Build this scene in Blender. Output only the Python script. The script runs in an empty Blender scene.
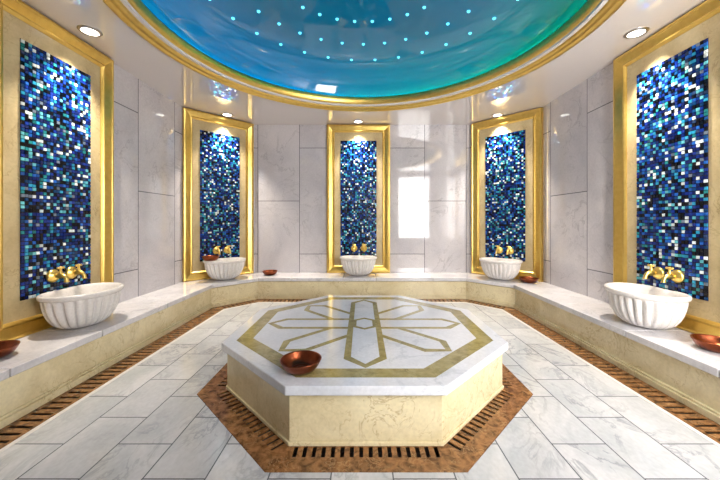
import bpy, bmesh, math, random
from math import sin, cos, pi, radians as R, sqrt, atan2, hypot
from mathutils import Vector, Matrix

S = 0.016            # metres per working unit
EYE = 69.6           # eye height above the floor in units
sc = bpy.context.scene
COL = sc.collection
random.seed(5)

# ------------------------------------------------------------------ materials
def new_mat(name):
    m = bpy.data.materials.new(name); m.use_nodes = True
    nt = m.node_tree
    b = nt.nodes['Principled BSDF']
    return m, nt, b

def nd(nt, t, **kw):
    n = nt.nodes.new(t)
    for k, v in kw.items():
        if k in n.inputs: n.inputs[k].default_value = v
        else: setattr(n, k, v)
    return n

def rgb(r, g, b):
    f = lambda c: (c/255/12.92) if c/255 <= .04045 else ((c/255+.055)/1.055)**2.4
    return (f(r), f(g), f(b), 1)

def ramp(nt, fac, stops):
    n = nd(nt, 'ShaderNodeValToRGB')
    cr = n.color_ramp
    while len(cr.elements) < len(stops): cr.elements.new(.5)
    for e, (p, c) in zip(cr.elements, stops):
        e.position = p; e.color = c
    nt.links.new(fac, n.inputs['Fac'])
    return n.outputs['Color']

def mix(nt, fac, a, b, mode='MIX'):
    n = nd(nt, 'ShaderNodeMix', data_type='RGBA', blend_type=mode)
    L = nt.links
    if isinstance(fac, (int, float)): n.inputs[0].default_value = fac
    else: L.new(fac, n.inputs[0])
    for i, v in ((6, a), (7, b)):
        if isinstance(v, tuple): n.inputs[i].default_value = v
        else: L.new(v, n.inputs[i])
    return n.outputs[2]

def coords(nt, sx=1, sy=1, sz=1, loc=(0, 0, 0)):
    tc = nd(nt, 'ShaderNodeTexCoord')
    mp = nd(nt, 'ShaderNodeMapping')
    mp.inputs['Scale'].default_value = (sx/S, sy/S, sz/S)
    mp.inputs['Location'].default_value = loc
    nt.links.new(tc.outputs['Object'], mp.inputs['Vector'])
    return mp.outputs['Vector']

def veins(nt, vec, scale, width=.04, detail=6, distort=1.2):
    """thin dark lines where a noise crosses its middle: 1 on the vein"""
    n = nd(nt, 'ShaderNodeTexNoise', Scale=scale, Detail=detail, Roughness=.62, Distortion=distort)
    nt.links.new(vec, n.inputs['Vector'])
    s = nd(nt, 'ShaderNodeMath', operation='SUBTRACT'); s.inputs[1].default_value = .5
    nt.links.new(n.outputs['Fac'], s.inputs[0])
    a = nd(nt, 'ShaderNodeMath', operation='ABSOLUTE'); nt.links.new(s.outputs[0], a.inputs[0])
    mr = nd(nt, 'ShaderNodeMapRange'); mr.inputs['From Min'].default_value = 0
    mr.inputs['From Max'].default_value = width
    mr.inputs['To Min'].default_value = 1; mr.inputs['To Max'].default_value = 0
    nt.links.new(a.outputs[0], mr.inputs['Value'])
    return mr.outputs['Result']

def noise(nt, vec, scale, detail=4, distort=0., rough=.55):
    n = nd(nt, 'ShaderNodeTexNoise', Scale=scale, Detail=detail, Distortion=distort, Roughness=rough)
    nt.links.new(vec, n.inputs['Vector'])
    return n.outputs['Fac']

def mul(nt, a, v):
    n = nd(nt, 'ShaderNodeMath', operation='MULTIPLY'); nt.links.new(a, n.inputs[0])
    if isinstance(v, (int, float)): n.inputs[1].default_value = v
    else: nt.links.new(v, n.inputs[1])
    return n.outputs[0]

def stone(name, light, dark, vein, vs=.03, cs=.02, vw=.03, vfac=.5, rough=.2, spec=.5, joint=None, jcol=None, aniso=(1, 1, 1)):
    """polished stone; joint=(brick_w, brick_h, axis U, axis V, u0, v0, mortar) cuts it into slabs or tiles"""
    m, nt, b = new_mat(name)
    L = nt.links
    vec = coords(nt, *aniso)
    if joint:
        bw, bh, au, av, u0, v0, ms = joint
        base = coords(nt)
        sp = nd(nt, 'ShaderNodeSeparateXYZ'); L.new(base, sp.inputs[0])
        cb = nd(nt, 'ShaderNodeCombineXYZ')
        for ax, off, i in ((au, u0, 0), (av, v0, 1)):
            ad = nd(nt, 'ShaderNodeMath', operation='ADD'); ad.inputs[1].default_value = off
            L.new(sp.outputs[ax], ad.inputs[0]); L.new(ad.outputs[0], cb.inputs[i])
        br = nd(nt, 'ShaderNodeTexBrick', offset=.5, offset_frequency=2, squash=1.0)
        for k, v in (('Color1', (0, 0, 0, 1)), ('Color2', (1, 1, 1, 1)), ('Mortar', (.5, .5, .5, 1)), ('Scale', 1.), ('Mortar Size', ms),
                     ('Mortar Smooth', .05), ('Bias', 0.), ('Brick Width', bw), ('Row Height', bh)):
            br.inputs[k].default_value = v
        L.new(cb.outputs[0], br.inputs['Vector'])
        # each tile samples its own patch of stone
        sc_ = nd(nt, 'ShaderNodeVectorMath', operation='SCALE'); sc_.inputs['Scale'].default_value = 310
        L.new(br.outputs['Color'], sc_.inputs[0])
        ad = nd(nt, 'ShaderNodeVectorMath', operation='ADD')
        L.new(vec, ad.inputs[0]); L.new(sc_.outputs[0], ad.inputs[1])
        vec = ad.outputs[0]
    cl = noise(nt, vec, cs, 5, .6)
    col = ramp(nt, cl, [(.32, dark), (.62, light)])
    v1 = veins(nt, vec, vs, vw)
    v2 = noise(nt, vec, vs*.6, 3)
    msk = ramp(nt, v2, [(.42, (0, 0, 0, 1)), (.62, (1, 1, 1, 1))])
    col = mix(nt, mul(nt, mul(nt, v1, msk), vfac), col, vein)
    fine = noise(nt, vec, .9, 3)
    col = mix(nt, .25, col, ramp(nt, fine, [(.3, (.55, .55, .55, 1)), (.7, (1, 1, 1, 1))]), 'MULTIPLY')
    if joint:
        tint = ramp(nt, br.outputs['Color'], [(0, (.88, .88, .885, 1)), (1, (1, 1, 1, 1))])
        col = mix(nt, 1, col, tint, 'MULTIPLY')
        col = mix(nt, br.outputs['Fac'], col, jcol)
        bp = nd(nt, 'ShaderNodeBump', Strength=.25, Distance=.002, invert=True)
        L.new(br.outputs['Fac'], bp.inputs['Height']); L.new(bp.outputs['Normal'], b.inputs['Normal'])
    L.new(col, b.inputs['Base Color'])
    b.inputs['Roughness'].default_value = rough
    b.inputs['Specular IOR Level'].default_value = spec
    return m

def metal(name, c, rough, bump=0., bscale=.5, c2=None):
    m, nt, b = new_mat(name)
    b.inputs['Metallic'].default_value = 1
    b.inputs['Base Color'].default_value = c
    b.inputs['Roughness'].default_value = rough
    vec = coords(nt)
    if c2:
        nt.links.new(mix(nt, noise(nt, vec, .35, 4), c, c2), b.inputs['Base Color'])
    if bump:
        bp = nd(nt, 'ShaderNodeBump', Strength=bump, Distance=.004)
        nt.links.new(noise(nt, vec, bscale, 3), bp.inputs['Height'])
        nt.links.new(bp.outputs['Normal'], b.inputs['Normal'])
    return m

def plain(name, c, rough=.4, spec=.5, coat=0.):
    m, nt, b = new_mat(name)
    vec = coords(nt)
    nt.links.new(mix(nt, noise(nt, vec, .6, 3), c, tuple(x*.94 for x in c[:3])+(1,)), b.inputs['Base Color'])
    b.inputs['Roughness'].default_value = rough
    b.inputs['Specular IOR Level'].default_value = spec
    b.inputs['Coat Weight'].default_value = coat
    b.inputs['Coat Roughness'].default_value = .03
    return m

def glow(name, c, strength):
    m = bpy.data.materials.new(name); m.use_nodes = True
    nt = m.node_tree; nt.nodes.clear()
    e = nd(nt, 'ShaderNodeEmission', Strength=strength); e.inputs['Color'].default_value = c
    o = nd(nt, 'ShaderNodeOutputMaterial'); nt.links.new(e.outputs[0], o.inputs[0])
    return m

G1, G2, GV = rgb(218, 213, 215), rgb(198, 194, 199), rgb(132, 128, 134)
JW = rgb(112, 110, 116)
def wall_mat(name, v0): return stone(name, G1, G2, GV, vs=.03, cs=.028, vw=.018, vfac=.45, rough=.06, spec=.55,
                                     joint=(106, 41.7, 'Z', 'X', 15.4, v0, .32), jcol=JW)
M = {}
M['wall_back'] = wall_mat('grey marble slabs', 62.5)
M['floor'] = stone('pale floor marble', rgb(208, 208, 209), rgb(184, 187, 190), rgb(118, 122, 128), vs=.06, cs=.06, vw=.035, vfac=.55, rough=.13,
                   joint=(27, 17, 'Y', 'X', -85.6, 76.5, .2), jcol=rgb(96, 98, 102), aniso=(1, .6, 1))
M['seat'] = stone('bench top marble', rgb(224, 221, 223), rgb(204, 202, 206), rgb(150, 150, 156), vs=.07, cs=.05, vw=.03, vfac=.4, rough=.16)
M['slab'] = stone('platform top marble', rgb(232, 233, 238), rgb(208, 212, 220), rgb(165, 172, 182), vs=.03, cs=.03, vw=.03, vfac=.4, rough=.1)
M['beige'] = stone('cream marble', rgb(232, 219, 180), rgb(216, 200, 158), rgb(160, 128, 78), vs=.09, cs=.06, vw=.02, vfac=.55, rough=.22)
M['border'] = stone('sand stone border', rgb(206, 186, 142), rgb(184, 162, 120), rgb(140, 112, 70), vs=.08, cs=.06, vw=.02, vfac=.6, rough=.3)
M['brown'] = stone('brown marble', rgb(150, 104, 62), rgb(78, 50, 28), rgb(190, 150, 102), vs=.25, cs=.4, vw=.03, vfac=.55, rough=.2)
M['inlay'] = stone('olive gold inlay', rgb(172, 160, 108), rgb(140, 126, 76), rgb(104, 92, 50), vs=.2, cs=.25, vw=.05, vfac=.6, rough=.14)
M['white'] = stone('white strip marble', rgb(232, 228, 224), rgb(214, 210, 206), rgb(190, 186, 182), rough=.2)
M['basin'] = stone('white basin marble', rgb(238, 234, 230), rgb(224, 218, 214), rgb(190, 184, 180), vs=.1, vw=.03, vfac=.3, rough=.15)
M['ceiling'] = plain('glossy white stretch ceiling', rgb(228, 220, 215), .03, .8, 1)
M['gold'] = metal('gilt', rgb(240, 210, 122), .31, .2, .25, rgb(214, 176, 88))
M['tapgold'] = metal('polished gold', rgb(246, 214, 122), .3)
M['copper'] = metal('hammered copper', rgb(158, 86, 56), .30, .35, .8, rgb(104, 52, 32))
M['chrome'] = metal('brushed nickel', rgb(180, 174, 168), .3)
M['dark'] = plain('dark drain bed', rgb(34, 24, 16), .8)
M['grout'] = plain('blue grey grout', rgb(40, 48, 66), .7)
M['frame_white'] = plain('white window frame', rgb(235, 235, 235), .35)
M['lens'] = glow('downlight glow', (1, .95, .86, 1), 6)
M['star'] = glow('star light', (.12, .75, .95, 1), 1.7)
M['day'] = glow('daylight glass', (1, .985, .96, 1), 15.5)

def dome_material():
    m, nt, b = new_mat('blue lacquer dome')
    vec = coords(nt)
    nt.links.new(mix(nt, noise(nt, vec, .02, 3), rgb(4, 108, 156), rgb(8, 122, 158)), b.inputs['Base Color'])
    b.inputs['Roughness'].default_value = .05
    b.inputs['Specular IOR Level'].default_value = .5
    b.inputs['Coat Weight'].default_value = .25
    b.inputs['Coat IOR'].default_value = 1.7
    b.inputs['Coat Roughness'].default_value = .01
    return m
M['dome'] = dome_material()

def led_material():
    m = bpy.data.materials.new('colour strip light'); m.use_nodes = True
    nt = m.node_tree; nt.nodes.clear()
    vec = coords(nt)
    sp = nd(nt, 'ShaderNodeSeparateXYZ'); nt.links.new(vec, sp.inputs[0])
    mr = nd(nt, 'ShaderNodeMapRange'); mr.inputs['From Min'].default_value = -106; mr.inputs['From Max'].default_value = 106
    nt.links.new(sp.outputs['X'], mr.inputs['Value'])
    c = ramp(nt, mr.outputs[0], [(0, (.08, .5, .9, 1)), (.32, (.06, .6, .85, 1)), (.52, (.08, 1, .66, 1)), (1, (.1, 1.3, .3, 1))])
    e = nd(nt, 'ShaderNodeEmission', Strength=LED); nt.links.new(c, e.inputs['Color'])
    o = nd(nt, 'ShaderNodeOutputMaterial'); nt.links.new(e.outputs[0], o.inputs[0])
    return m
LED = 16
M['led'] = led_material()

def mosaic_material():
    m, nt, b = new_mat('glass mosaic tiles')
    a = nd(nt, 'ShaderNodeAttribute', attribute_name='tile')
    nt.links.new(a.outputs['Color'], b.inputs['Base Color'])
    b.inputs['Roughness'].default_value = .2
    b.inputs['Specular IOR Level'].default_value = .4
    return m
M['mosaic'] = mosaic_material()

# ------------------------------------------------------------------ mesh helpers
def to_obj(name, bm, mats, parent=None, smooth=False, bevel=0., loc=None, rz=None):
    me = bpy.data.meshes.new(name)
    bm.normal_update()
    bm.to_mesh(me); bm.free()
    for mm in (mats if isinstance(mats, (list, tuple)) else [mats]): me.materials.append(mm)
    if smooth:
        for p in me.polygons: p.use_smooth = True
    o = bpy.data.objects.new(name, me); COL.objects.link(o)
    if parent: o.parent = parent
    if loc is not None: o.location = loc
    if rz is not None: o.rotation_euler.z = rz
    if bevel:
        bv = o.modifiers.new('edge', 'BEVEL'); bv.width = bevel*S; bv.segments = 2; bv.limit_method = 'ANGLE'; bv.angle_limit = R(35)
        bv.harden_normals = False
    return o

def tag(o, label=None, cat=None, group=None, kind=None):
    if label: o['label'] = label
    if cat: o['category'] = cat
    if group: o['group'] = group
    if kind: o['kind'] = kind
    return o

def thing(name, label, cat, loc=(0, 0, 0), rz=0., group=None):
    o = bpy.data.objects.new(name, None); COL.objects.link(o)
    o.location = loc; o.rotation_euler = (0, 0, rz); o.empty_display_size = .05
    return tag(o, label, cat, group)

def W(x, d, h):      # lateral, depth, height relative to the eye -> world
    return Vector((x*S, d*S, (EYE+h)*S))

def prism(bm, pts, z0, z1, mi=0):
    """solid over the 2D outline pts (units)"""
    area = sum(pts[i][0]*pts[(i+1) % len(pts)][1]-pts[(i+1) % len(pts)][0]*pts[i][1] for i in range(len(pts)))
    if area < 0: pts = pts[::-1]
    lo = [bm.verts.new((p[0]*S, p[1]*S, z0*S)) for p in pts]
    hi = [bm.verts.new((p[0]*S, p[1]*S, z1*S)) for p in pts]
    n = len(pts)
    fs = [bm.faces.new(hi), bm.faces.new(lo[::-1])]
    for i in range(n):
        j = (i+1) % n
        fs.append(bm.faces.new((lo[i], lo[j], hi[j], hi[i])))
    for f in fs: f.material_index = mi

def box(bm, x0, x1, y0, y1, z0, z1, mi=0):
    prism(bm, [(x0, y0), (x1, y0), (x1, y1), (x0, y1)], z0, z1, mi)

def ring_prism(bm, outer, inner, z0, z1):
    n = len(outer)
    for i in range(n):
        j = (i+1) % n
        prism(bm, [outer[i], outer[j], inner[j], inner[i]], z0, z1)

def lathe(bm, prof, n=48, mat=None, closed=False):
    """revolve (r, z) in units about local Z"""
    mat = mat or Matrix()
    rows = []
    for r, z in prof:
        if r < 1e-6: rows.append([bm.verts.new(mat @ Vector((0, 0, z*S)))])
        else: rows.append([bm.verts.new(mat @ Vector((r*S*cos(2*pi*k/n), r*S*sin(2*pi*k/n), z*S))) for k in range(n)])
    prs = list(zip(rows[:-1], rows[1:]))
    if closed: prs.append((rows[-1], rows[0]))
    for a, b in prs:
        for k in range(n):
            l = (k+1) % n
            if len(a) == 1 and len(b) == 1: continue
            if len(a) == 1: bm.faces.new((a[0], b[l], b[k]))
            elif len(b) == 1: bm.faces.new((a[k], a[l], b[0]))
            else: bm.faces.new((a[k], a[l], b[l], b[k]))

def tube(bm, pts, rad, n=12):
    pts = [Vector(p) for p in pts]
    rows = []
    for i, p in enumerate(pts):
        t = (pts[min(i+1, len(pts)-1)]-pts[max(i-1, 0)]).normalized()
        u = t.cross(Vector((1, 0, 0)))
        if u.length < .1: u = t.cross(Vector((0, 1, 0)))
        u.normalize(); v = t.cross(u)
        r = rad[i] if isinstance(rad, (list, tuple)) else rad
        rows.append([bm.verts.new((p+(u*cos(2*pi*k/n)+v*sin(2*pi*k/n))*r)*S) for k in range(n)])
    for a, b in zip(rows[:-1], rows[1:]):
        for k in range(n): bm.faces.new((a[k], a[(k+1) % n], b[(k+1) % n], b[k]))
    bm.faces.new(rows[0][::-1]); bm.faces.new(rows[-1])

def fix(bm):
    bmesh.ops.recalc_face_normals(bm, faces=bm.faces[:])
    return bm

# ------------------------------------------------------------------ room outline
FRONT = -7.0
PATH = [(-152.0, FRONT), (-152.0, 268.8), (-107.0, 316.0), (107.0, 316.0), (153.4, 268.0), (153.4, FRONT)]
CEIL = 97.3
def offset_path(d):
    out = []
    P = [Vector(p) for p in PATH]
    ns = []
    for a, b in zip(P[:-1], P[1:]):
        t = (b-a).normalized(); ns.append(Vector((t.y, -t.x)))     # towards the room
    for i, p in enumerate(P):
        if i == 0: q = p+ns[0]*d
        elif i == len(P)-1: q = p+ns[-1]*d
        else:
            n1, n2 = ns[i-1], ns[i]
            q = p+(n1+n2)*d/(1+n1.dot(n2))
        out.append((q.x, q.y))
    return out

def seg(i, d0, d1):
    a, b = offset_path(d0), offset_path(d1)
    return [a[i], a[i+1], b[i+1], b[i]]

# walls: each its own slab with its own local frame (X along the wall, -Y into the room)
WALLS = [('wall_left', 0), ('wall_back_left', 1), ('wall_back', 2), ('wall_back_right', 3), ('wall_right', 4)]
FRAMES = {}
for nm, i in WALLS:
    a, b = Vector(PATH[i]), Vector(PATH[i+1])
    c = (a+b)/2; t = (b-a); ln = t.length
    ang = atan2(t.y, t.x)
    FRAMES[nm] = (c, ang, ln)
    bm = bmesh.new()
    box(bm, -ln/2-(4 if nm in ('wall_left', 'wall_right') else 0), ln/2, 0, 6, -6, EYE+CEIL+3)
    if nm == 'wall_left': m = wall_mat('grey marble slabs left', 41.7-(214.7-c.y))
    elif nm == 'wall_right': m = wall_mat('grey marble slabs right', 41.7-(c.y-257))
    else: m = M['wall_back']
    o = to_obj(nm, bm, m, loc=W(c.x, c.y, -EYE), rz=ang)
    tag(o, kind='structure')
# front wall, behind the camera, with the window whose mirror image shows on the back wall
WX0, WX1, WH0, WH1 = 72, 138, -34, 93
bm = bmesh.new()
z = lambda h: EYE+h
box(bm, -158, WX0, FRONT-6, FRONT, -6, z(CEIL)+3)
box(bm, WX1, 159.4, FRONT-6, FRONT, -6, z(CEIL)+3)
box(bm, WX0, WX1, FRONT-6, FRONT, -6, z(WH0))
box(bm, WX0, WX1, FRONT-6, FRONT, z(WH1), z(CEIL)+3)
tag(to_obj('wall_front', bm, M['wall_back']), kind='structure')
wroot = thing('window_1', None, None, W((WX0+WX1)/2, FRONT, WH0)); wroot['kind'] = 'structure'
hw, hh = (WX1-WX0)/2, WH1-WH0
bm = bmesh.new()
box(bm, -hw, -hw+2.5, -5, -2.5, 0, hh); box(bm, hw-2.5, hw, -5, -2.5, 0, hh)
box(bm, -hw+2.5, hw-2.5, -5, -2.5, 0, 2.5); box(bm, -hw+2.5, hw-2.5, -5, -2.5, hh-2.5, hh)
to_obj('window_frame', bm, M['frame_white'], wroot)
bm = bmesh.new(); box(bm, -hw+2.5, hw-2.5, -4.4, -3.6, 2.5, hh-2.5)
to_obj('pane', bm, M['day'], wroot)

# ------------------------------------------------------------------ floor, drains
CX, CD = 1.2, 155.8           # platform centre
def octo(a, cx=CX, cd=CD):
    r = a/cos(pi/8)
    return [(cx+r*cos(pi/8+k*pi/4), cd+r*sin(pi/8+k*pi/4)) for k in range(8)]

BD, CH = 31.0, 10.5           # bench depth, channel width
bm = bmesh.new()
outer = offset_path(BD+CH+1.6)
def loop(pts, zz=0):
    vs = [bm.verts.new((p[0]*S, p[1]*S, zz)) for p in pts]
    return [bm.edges.new((vs[i], vs[(i+1) % len(vs)])) for i in range(len(vs))]
e = loop(outer)+loop(octo(68))
bmesh.ops.triangle_fill(bm, use_beauty=True, use_dissolve=False, edges=e, normal=(0, 0, 1))
for f in bm.faces:
    if f.normal.z < 0: f.normal_flip()
ext = bmesh.ops.extrude_face_region(bm, geom=bm.faces[:])
bmesh.ops.translate(bm, verts=[v for v in ext['geom'] if isinstance(v, bmesh.types.BMVert)], vec=(0, 0, -1.6*S))
fix(bm)
tag(to_obj('floor', bm, M['floor']), kind='structure')
bm = bmesh.new()
prism(bm, [(-158, FRONT-6), (159.4, FRONT-6), (159.4, 322), (-158, 322)], -6, -3.2)
prism(bm, octo(56), -3.2, 0)
for i in range(5): prism(bm, seg(i, 0, BD-2), -3.2, 0)
tag(to_obj('floor_bed', bm, M['dark']), kind='structure')
# white strip between the channel and the tiles
bm = bmesh.new()
for i in range(5): prism(bm, seg(i, BD+CH, BD+CH+1.6), -1.6, .12)
tag(to_obj('trim_1', bm, M['white']), kind='structure')

def slotted(bm, A0, B0, A1, B1, f0, f1, pitch, sw, clear, z0, z1):
    """plate between edge A0-B0 (inner line) and A1-B1 (outer line); slots run across from fraction f0 to f1 of the width"""
    A0, B0, A1, B1 = map(Vector, (A0, B0, A1, B1))
    lp = lambda a, b, t: a+(b-a)*t
    Ai, Bi, Ao, Bo = lp(A0, A1, f0), lp(B0, B1, f0), lp(A0, A1, f1), lp(B0, B1, f1)
    T = lambda *ps: [(p.x, p.y) for p in ps]
    prism(bm, T(A0, B0, Bi, Ai), z0, z1); prism(bm, T(Ao, Bo, B1, A1), z0, z1)
    t = (B0-A0).normalized()
    short = max((Ai-A0).dot(t), (Ao-A0).dot(t)); long_ = min((Bi-A0).dot(t), (Bo-A0).dot(t))
    s0, s1 = short+clear, long_-clear
    n = max(1, int((s1-s0)/pitch)); pad = (s1-s0-n*pitch-sw)/2
    s = s0+max(pad, 0)
    at = lambda P, q: P+t*(q-(P-A0).dot(t))
    prism(bm, T(Ai, at(Ai, s), at(Ao, s), Ao), z0, z1)
    for k in range(n):
        a, b = s+k*pitch+sw, s+(k+1)*pitch
        prism(bm, T(at(Ai, a), at(Ai, b), at(Ao, b), at(Ao, a)), z0, z1)
    e_ = s+n*pitch+sw
    prism(bm, T(at(Ai, e_), Bi, Bo, at(Ao, e_)), z0, z1)

bm = bmesh.new()
oi, oo = octo(57), octo(67.9)
for k in range(8):
    j = (k+1) % 8
    slotted(bm, oi[k], oi[j], oo[k], oo[j], .08, .50, 2.85, 1.2, 1.2, -.3, .1)
tag(to_obj('drain_surround', bm, M['brown']), 'brown marble surround with dark drain slots laid flush around the foot of the octagonal platform', 'drain')
dr = thing('drain_channel', 'brown marble drain channel with dark cross slots running along the foot of the wall bench', 'drain', (0, 0, 0))
pa, pb = offset_path(BD-.6), offset_path(BD+CH-.05)
for i in range(5):
    bm = bmesh.new()
    slotted(bm, pa[i], pa[i+1], pb[i], pb[i+1], .14, .86, 3.6, 1.35, 2.0, -.3, .05)
    to_obj('grate', bm, M['brown'], dr)

# ------------------------------------------------------------------ bench along the walls
BT = EYE-50.5                # bench top height
bench = thing('wall_bench', 'long built-in bench with white marble seat and cream front running around the walls', 'bench', (0, 0, 0))
CUTS = {0: [.22, .42, .56, .74], 1: [.5], 2: [.2, .42, .56, .8], 3: [.5], 4: [.26, .44, .58, .78]}
for i in range(5):
    q = seg(i, 0.05, BD)
    A, B, C2, D = [Vector(p) for p in q]
    cuts = [0]+CUTS[i]+[1]
    t = (B-A).normalized(); lnA = (B-A).length
    for a, b in zip(cuts[:-1], cuts[1:]):
        bm = bmesh.new()
        g = .0008
        pa_ = A if a == 0 else A+t*lnA*(a+g); pd = D if a == 0 else D+t*((pa_-D).dot(t))
        pb_ = B if b == 1 else A+t*lnA*(b-g); pc = C2 if b == 1 else D+t*((pb_-D).dot(t))
        prism(bm, [(p.x, p.y) for p in (pa_, pb_, pc, pd)], BT-3, BT)
        to_obj('seat_slab', bm, M['seat'], bench, bevel=.3)
for i in range(5):
    bm = bmesh.new(); prism(bm, seg(i, 0.05, BD-1.8), 0, BT-3.7); prism(bm, seg(i, 0.05, BD-3.4), BT-3.7, BT-3.0)
    to_obj('front_panel', bm, M['beige'], bench)
for i in range(5):
    bm = bmesh.new(); prism(bm, seg(i, BD-2, BD-.1), .05, 2.6)
    prism(bm, seg(i, BD-2, BD-.9), 2.6, 3.5)
    to_obj('plinth', bm, M['beige'], bench, bevel=.25)

# ------------------------------------------------------------------ platform
PT = EYE-50.0
plat = thing('octagonal_platform', 'large octagonal heated stone platform with inlaid white marble top in the middle of the floor', 'platform', W(CX, CD, -EYE))
O0 = lambda a: octo(a, 0, 0)
bm = bmesh.new(); prism(bm, O0(58.0), .1, 1.3); to_obj('plinth', bm, M['beige'], plat, bevel=.2)
bm = bmesh.new(); prism(bm, O0(57.5), 1.3, PT-3.0); to_obj('base', bm, M['beige'], plat, bevel=.25)
bm = bmesh.new(); prism(bm, O0(59.6), PT-3.0, PT); to_obj('top_slab', bm, M['slab'], plat, bevel=.35)
bm = bmesh.new(); ring_prism(bm, O0(54.2), O0(48.0), PT-.1, PT+.03)
o = to_obj('inlay_border', bm, M['inlay'], plat); o['label'] = 'olive gold octagonal inlay band'
def hexa(L_, w, tip, ang, x=0, y=0):
    p = [(-L_, 0), (-L_+tip, -w), (L_-tip, -w), (L_, 0), (L_-tip, w), (-L_+tip, w)]
    return [(x+a*cos(ang)-b*sin(ang), y+a*sin(ang)+b*cos(ang)) for a, b in p]
for ang, top, fill in ((pi/4, .03, False), (-pi/4, .035, False), (0, .06, True), (pi/2, .09, True)):
    bw = 2.6
    if fill:
        bm = bmesh.new(); prism(bm, hexa(45, 5.6, 6, ang), PT-.1, PT+top-.012)
        to_obj('inlay_field', bm, M['slab'], plat)
    bm = bmesh.new(); ring_prism(bm, hexa(47.6, 7.9, 7.2, ang), hexa(47.6-2.9, 7.9-bw, 6.0, ang), PT-.1, PT+top)
    o = to_obj('inlay_lozenge', bm, M['inlay'], plat); o['label'] = 'olive gold inlaid long hexagon'
bm = bmesh.new()
ring_prism(bm, hexa(9.2, 5.6, 3.6, pi/2), hexa(6.9, 3.9, 2.8, pi/2), PT-.1, PT+.1)
to_obj('inlay_hexagon', bm, M['inlay'], plat)

# ------------------------------------------------------------------ ceiling, ring, dome
RC = (1.0, 158.0)            # dome centre (lateral, depth)
N = 96
bm = bmesh.new()
vs_ = [bm.verts.new(W(x, y, CEIL)) for x, y in ((-156, FRONT-4), (-156, 320), (157.4, 320), (157.4, FRONT-4))]
e = [bm.edges.new((vs_[i], vs_[(i+1) % 4])) for i in range(4)]
cv = [bm.verts.new(W(RC[0]+107*cos(2*pi*k/N), RC[1]+107*sin(2*pi*k/N), CEIL)) for k in range(N)]
e += [bm.edges.new((cv[i], cv[(i+1) % N])) for i in range(N)]
bmesh.ops.triangle_fill(bm, use_beauty=True, use_dissolve=False, edges=e, normal=(0, 0, -1))
ext = bmesh.ops.extrude_face_region(bm, geom=bm.faces[:])
bmesh.ops.translate(bm, verts=[v for v in ext['geom'] if isinstance(v, bmesh.types.BMVert)], vec=(0, 0, 2*S))
fix(bm)
tag(to_obj('ceiling', bm, M['ceiling']), kind='structure')
# gilt ring moulding (heights above the eye, built about the dome axis)
RL = W(RC[0], RC[1], 0)
prof = [(115.5, 97.3), (115.5, 96.2), (114.8, 95.3), (113.4, 95.0), (112.2, 95.4), (111.6, 96.2), (111.0, 96.0), (109.6, 95.7), (108.2, 96.3), (107.4, 97.6),
        (106.8, 98.6), (106.2, 98.4), (105.0, 98.6), (104.0, 99.6), (103.4, 101.2), (103.0, 103.2), (103.3, 104.2), (104.0, 104.3), (104.6, 103.6), (104.8, 101.4), (108, 99.5), (112, 99.4)]
prof = [(115.5-(115.5-r)*.82, h) for r, h in prof]
bm = bmesh.new(); lathe(bm, prof, 160, closed=True); fix(bm)
o = to_obj('trim_2', bm, M['gold'], smooth=True, loc=RL); tag(o, kind='structure')
DOME = [(110.5, 99.4), (110.4, 104), (109.4, 110), (107, 115.5), (103.5, 120), (99, 123.8), (94, 126.8), (88, 129.4), (82, 131.7), (76, 133.8), (70, 135.8),
        (63, 137.8), (55, 139.7), (45, 141.6), (32, 143.4), (16, 144.8), (0, 145.2)]
def dome_h(r):
    for (r0, h0), (r1, h1) in zip(DOME[:-1], DOME[1:]):
        if r1 <= r <= r0: return h1+(h0-h1)*(r-r1)/(r0-r1)
bm = bmesh.new(); lathe(bm, DOME, 128); fix(bm)
for f in bm.faces:
    if f.calc_center_median().z > .05 and f.normal.z > .05: f.normal_flip()
o = to_obj('ceiling_dome', bm, M['dome'], smooth=True, loc=RL); tag(o, kind='structure')
sd = o.modifiers.new('thickness', 'SOLIDIFY'); sd.thickness = 2*S; sd.offset = -1
sb = o.modifiers.new('round', 'SUBSURF'); sb.levels = 1; sb.render_levels = 2
bm = bmesh.new(); lathe(bm, [(107.4, 102.2), (108.8, 102.2), (108.8, 101.6), (107.4, 101.6)], 128, closed=True); fix(bm)
o = to_obj('strip_light', bm, M['led'], loc=RL)
tag(o, 'coloured strip light tucked behind the gilt ring at the foot of the blue dome', 'strip light')

STAR_ROWS = [(91.2, 31, .5, 'outermost'), (78.0, 31, 0., 'second'), (60.0, 31, .5, 'third')]
for r, n, ph, word in STAR_ROWS:
    mesh = None
    dr_ = 2.0
    slope = atan2(dome_h(r-dr_)-dome_h(r+dr_), 2*dr_)
    for k in range(-n//2, n//2+1):
        a = (k+ph)*2*pi/n
        if abs(a) > R(84 if r > 90 else 62 if r > 70 else 48): continue
        if mesh is None:
            bm = bmesh.new()
            lathe(bm, [(0, -.9), (.55, -.8), (.95, -.45), (1.1, 0.1), (0, .1)], 12); fix(bm)
            o = to_obj('star_light', bm, M['star'], smooth=True); mesh = o.data
        else:
            o = bpy.data.objects.new('star_light', mesh); COL.objects.link(o)
        o.location = W(RC[0]+r*sin(a), RC[1]+r*cos(a), dome_h(r)-.25)
        tag(o, 'tiny cyan star light in the %s curved row from the rim of the blue dome' % word, 'light', 'star lights in the %s row of the dome' % word)

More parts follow.
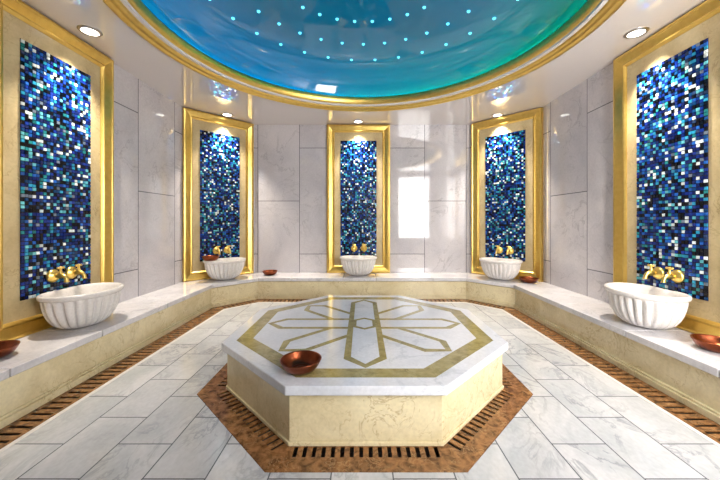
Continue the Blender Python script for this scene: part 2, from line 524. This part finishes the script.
# ------------------------------------------------------------------ downlights
def downlight(x, d, label):
    t = thing('downlight', label, 'ceiling light', W(x, d, CEIL), 0, 'round ceiling downlights')
    bm = bmesh.new(); lathe(bm, [(3.7, -.55), (4.6, -.5), (5.1, -.1), (5.1, 0.05), (3.7, .05)], 40, closed=True); fix(bm)
    to_obj('ring', bm, M['chrome'], t, smooth=True)
    bm = bmesh.new(); lathe(bm, [(0, -.35), (3.7, -.35), (3.7, 0.0), (0, 0.0)], 40); fix(bm)
    to_obj('lens', bm, M['lens'], t)
    l = bpy.data.lights.new('downlight_lamp', 'SPOT'); l.energy = SPOT; l.color = (1, .9, .77); l.spot_size = R(84); l.spot_blend = .8; l.shadow_soft_size = .035
    lo = bpy.data.objects.new('lamp', l); COL.objects.link(lo); lo.parent = t; lo.location = (0, 0, -1.2*S)
SPOT = 150
downlight(-138.6, 161, 'round nickel downlight in the white ceiling above the big left mosaic panel')
downlight(-122.0, 286, 'round nickel downlight in the white ceiling above the left corner mosaic panel')
downlight(-3.6, 305.5, 'small round ceiling downlight above the mosaic panel in the centre of the back wall')
downlight(123.0, 287, 'round nickel downlight in the white ceiling above the right corner mosaic panel')
downlight(141.0, 162.5, 'round nickel downlight in the white ceiling above the big right mosaic panel')

# ------------------------------------------------------------------ mosaic panels
PAL = [((14, 32, 92), 14), ((20, 50, 140), 12), ((36, 98, 186), 10), ((4, 8, 22), 26), ((12, 62, 112), 10), ((44, 148, 186), 8), ((104, 190, 200), 5), ((110, 124, 140), 4),
       ((226, 236, 236), 9), ((40, 60, 96), 5), ((36, 128, 130), 6), ((8, 34, 104), 8)]
PW = [p[1] for p in PAL]
def mosaic_bm(x0, x1, z0, z1, seed, nx=22):
    rnd = random.Random(seed)
    bm = bmesh.new()
    cl = bm.loops.layers.float_color.new('tile')
    tw = (x1-x0)/nx; nz = int(round((z1-z0)/tw)); th = (z1-z0)/nz
    def quad(vs, c):
        f = bm.faces.new(vs)
        for l in f.loops: l[cl] = c
    gc = rgb(10, 14, 30)
    g = [bm.verts.new((x*S, y*S, zz*S)) for y in (0, -1.75) for zz in (z0, z1) for x in (x0, x1)]
    for idx in ((4, 5, 7, 6), (4, 6, 2, 0), (5, 1, 3, 7), (6, 7, 3, 2), (4, 0, 1, 5)): quad([g[i] for i in idx], gc)
    for i in range(nx):
        for j in range(nz):
            c = rgb(*rnd.choices(PAL, PW)[0][0]); k = rnd.uniform(.75, 1.25); c = tuple(min(1, v*k) for v in c[:3])+(1,)
            jx, jz = rnd.uniform(-.12, .12), rnd.uniform(-.12, .12)
            a, b = x0+i*tw+.16+jx*.6, x0+(i+1)*tw-.16+jx*.6
            p, q = z0+j*th+.16+jz*.6, z0+(j+1)*th-.16+jz*.6
            y = -2.15; sx, sz = rnd.uniform(-.07, .07), rnd.uniform(-.07, .07)
            F = [bm.verts.new((xx*S, (y+ux*sx+uz*sz)*S, zz*S)) for xx, zz, ux, uz in ((a, p, -1, -1), (b, p, 1, -1), (b, q, 1, 1), (a, q, -1, 1))]
            Bk = [bm.verts.new((xx*S, -1.7*S, zz*S)) for xx, zz in ((a-.06, p-.06), (b+.06, p-.06), (b+.06, q+.06), (a-.06, q+.06))]
            quad(F, c)
            for m_ in range(4): quad([Bk[m_], Bk[(m_+1) % 4], F[(m_+1) % 4], F[m_]], c)
    return bm

FP = [(0, 0), (0, 3.2), (.5, 3.9), (1.6, 4.1), (2.2, 3.7), (2.6, 3.7), (6.3, 2.6), (6.8, 3.0), (7.4, 3.1), (7.9, 2.7), (8.6, 2.0), (8.6, .3)]
FP = [(w*.88, d) for w, d in FP]
def frame_bm(x0, x1, z0, z1, fp=FP):
    bm = bmesh.new()
    rows = []
    for w, d in fp:
        rows.append([bm.verts.new((xx*S, -d*S, zz*S)) for xx, zz in ((x0+w, z0+w), (x1-w, z0+w), (x1-w, z1-w), (x0+w, z1-w))])
    for a, b in list(zip(rows[:-1], rows[1:]))+[(rows[-1], rows[0])]:
        for k in range(4): bm.faces.new((a[k], a[(k+1) % 4], b[(k+1) % 4], b[k]))
    return fix(bm)

def panel(wall, off, half, label, seed):
    c, ang, ln = FRAMES[wall]
    ca, sa = cos(ang), sin(ang)
    p = thing('mosaic_panel', label, 'mosaic panel', W(c.x+off*ca, c.y+off*sa, -50.5), ang, 'gilt framed mosaic panels')
    H = 50.5+96.6
    to_obj('gilt_frame', frame_bm(-half, half, 0, H), M['gold'], p)
    bm = bmesh.new(); box(bm, -half+7, half-7, -1.6, 0, 7, H-7)
    to_obj('stone_border', bm, M['border'], p)
    to_obj('mosaic', mosaic_bm(-17.9, 17.9, 15.8, 131.3, seed), M['mosaic'], p)
    return p

def at_wall(wall, off, out):
    c, ang, ln = FRAMES[wall]
    return Vector((c.x+off*cos(ang)+out*sin(ang), c.y+off*sin(ang)-out*cos(ang))), ang

STATIONS = [
    ('wall_left', 156.8-FRAMES['wall_left'][0].y, 32.3, 'the left wall'),
    ('wall_back_left', -2.0, 31.6, 'the left corner wall'),
    ('wall_back', -3.5, 31.4, 'the back wall'),
    ('wall_back_right', 2.2, 31.6, 'the right corner wall'),
    ('wall_right', FRAMES['wall_right'][0].y-156.3, 32.3, 'the right wall')]
PLAB = ['large gilt framed blue mosaic panel on the left side wall, near the photo edge',
        'gilt framed blue mosaic panel on the angled wall left of the back wall',
        'gilt framed blue mosaic panel in the middle of the back wall, facing straight on',
        'gilt framed blue mosaic panel on the angled wall right of the back wall',
        'large gilt framed blue mosaic panel on the right side wall, near the photo edge']
BLAB = ['big fluted white marble basin on the left bench by the left mosaic panel',
        'fluted white marble basin with a copper bowl on its rim, in the left corner',
        'fluted white marble basin at the middle of the back wall, seen straight from the front',
        'fluted white marble basin beside a copper bowl in the right corner',
        'big bright fluted white marble basin on the right bench by the right mosaic panel']

# basin: fluted oval bowl, flatter towards the wall
def basin_rows(bm, prof, n=168, flutes=24):
    rows = []
    for f, zf, fl in prof:
        row = []
        for k in range(n):
            a = 2*pi*k/n
            ca, sa = cos(a), sin(a)
            ax, ay = 17.3, (11.6 if sa > 0 else 14.4)
            ex = 2.4 if sa > 0 else 2.0
            rr = (abs(ca/ax)**ex+abs(sa/ay)**ex)**(-1/ex)
            if sa > 0: rr *= 1-.16*math.exp(-((a-pi/2)/.5)**2)
            rr *= f
            if fl:
                g = abs(sin(a*flutes/2))
                rr *= 1-fl*(1-g**.55)
            row.append(bm.verts.new((rr*ca*S, rr*sa*S, zf*17.6*S)))
        rows.append(row)
    for a, b in zip(rows[:-1], rows[1:]):
        for k in range(n): bm.faces.new((a[k], a[(k+1) % n], b[(k+1) % n], b[k]))
    return rows
def make_basin(label, loc, rz):
    t = thing('fluted_basin', label, 'basin', loc, rz, 'fluted marble basins')
    bm = bmesh.new()
    rows = basin_rows(bm, [(.30, 0, 0), (.44, .02, .01), (.59, .08, .05), (.72, .18, .09), (.82, .32, .14), (.89, .47, .15), (.935, .62, .15), (.96, .75, .13), (.97, .82, .07), (.955, .85, 0)])
    bm.faces.new(rows[0][::-1])
    to_obj('bowl', bm, M['basin'], t, smooth=True)
    bm = bmesh.new()
    rows = basin_rows(bm, [(.95, .845, 0), (.985, .86, 0), (1.02, .89, 0), (1.035, .935, 0), (1.03, .975, 0), (1.005, 1.0, 0), (.955, 1.0, 0), (.92, .975, 0), (.89, .90, 0), (.80, .66, 0), (.68, .42, 0), (.48, .24, 0), (.2, .17, 0)])
    bm.faces.new(rows[-1])
    to_obj('rim', bm, M['basin'], t, smooth=True)
    return t

# tap: rosette on the mosaic, body, down-turned spout, cross handle on a stem
def make_tap(label, loc, rz):
    t = thing('gold_tap', label, 'tap', loc, rz, 'gold taps over the basins')
    face = Matrix.Rotation(R(90), 4, 'X')
    bm = bmesh.new(); lathe(bm, [(0, 0), (3.1, 0), (3.2, .6), (2.8, 1.3), (2.1, 1.6), (1.8, 2.2), (0, 2.3)], 28, face); fix(bm)
    to_obj('rosette', bm, M['tapgold'], t, smooth=True)
    bm = bmesh.new()
    tube(bm, [(0, -1.6, 0), (0, -3, 0), (0, -4.4, .1), (0, -5.6, 0), (0, -6.5, -.6), (0, -7.0, -1.5), (0, -7.1, -2.6), (0, -7.1, -2.9)],
         [1.15, 1.05, 1.35, 1.0, .9, .85, .9, 1.1], 16)
    to_obj('spout', fix(bm), M['tapgold'], t, smooth=True)
    bm = bmesh.new()
    tube(bm, [(0, -4.2, .8), (0, -4.2, 1.6), (0, -4.2, 2.2), (0, -4.2, 3.4), (0, -4.2, 4.2), (0, -4.2, 4.6)], [1.0, .9, .55, .5, .8, .3], 14)
    tube(bm, [(-1.9, -4.2, 3.9), (-1.5, -4.2, 3.9), (0, -4.2, 3.9), (1.5, -4.2, 3.9), (1.9, -4.2, 3.9)], [.3, .6, .4, .6, .3], 10)
    to_obj('handle', fix(bm), M['tapgold'], t, smooth=True)
    return t

basins = []
for k, (wl, off, half, where) in enumerate(STATIONS):
    panel(wl, off, half, PLAB[k], 11+k)
    p, ang = at_wall(wl, off+(-1.5, -1.5, 0, 1.5, 1.5)[k], 14.9)
    b = make_basin(BLAB[k], W(p.x, p.y, -50.5), ang); basins.append((b, p, ang))
    for s, side in ((-1, 'left'), (1, 'right')):
        q, ang = at_wall(wl, off+s*4.85+.6, 2.35)
        make_tap('%s one of the two gold taps over the basin on %s' % (side, where), W(q.x, q.y, -26), ang)

# ------------------------------------------------------------------ copper bowls
def copper_bowl(x, d, h, label, r=7.1, tilt=(0, 0)):
    bm = bmesh.new()
    k = r/7.1
    lathe(bm, [(0, 0), (3.6*k, 0), (4.6*k, .35), (5.9*k, 1.5), (6.7*k, 2.8), (7.1*k, 3.7), (7.25*k, 3.9), (7.0*k, 4.0), (6.7*k, 3.6), (6.2*k, 2.7), (5.4*k, 1.6), (4.3*k, .8), (3.4*k, .62),
               (3.1*k, .8), (2.8*k, .62), (1.9*k, .6), (1.6*k, .75), (1.3*k, .6), (0, .55)], 56)
    fix(bm)
    o = to_obj('copper_bowl', bm, M['copper'], smooth=True, loc=W(x, d, h))
    o.rotation_euler = (tilt[0], tilt[1], 0)
    return tag(o, label, 'bowl', 'copper washing bowls')
copper_bowl(-20.6, 106.6, -49.95, 'shallow copper bowl on the front left of the white platform top', 6.8)
copper_bowl(-137.5, 117.5, -50.45, 'dark copper bowl on the left bench, cut off by the left edge of the photo')
copper_bowl(-87.8, 301.5, -50.45, 'small dark copper bowl on the back bench between the left corner and the middle basin')
copper_bowl(139.0, 263.5, -50.45, 'copper bowl on the bench beside the right corner basin', 7.4)
copper_bowl(139.5, 124.5, -50.45, 'bright copper bowl on the right bench, cut off by the right edge of the photo')
b, p, ang = basins[1]
q = p+Vector((cos(ang), sin(ang)))*-12.6-Vector((sin(ang), -cos(ang)))*-1.0
copper_bowl(q.x, q.y, -50.5+17.5, 'copper bowl resting on the rim of the basin in the left corner', 7.0)

# ------------------------------------------------------------------ camera, world, view
cam = bpy.data.cameras.new('camera'); cam.lens = 36*316/720; cam.sensor_width = 36; cam.clip_start = .02
cam.shift_x = -2/720; cam.shift_y = -18/720
co = bpy.data.objects.new('camera', cam); COL.objects.link(co)
co.location = W(0, 0, 0); co.rotation_euler = (R(90), 0, 0)
sc.camera = co
w = bpy.data.worlds.new('world'); sc.world = w; w.use_nodes = True
w.node_tree.nodes['Background'].inputs['Color'].default_value = (.8, .9, 1, 1)
w.node_tree.nodes['Background'].inputs['Strength'].default_value = .5
vs = sc.view_settings
vs.view_transform = 'Standard'; vs.look = 'None'; vs.exposure = 0.5; vs.gamma = 1; vs.use_curve_mapping = False
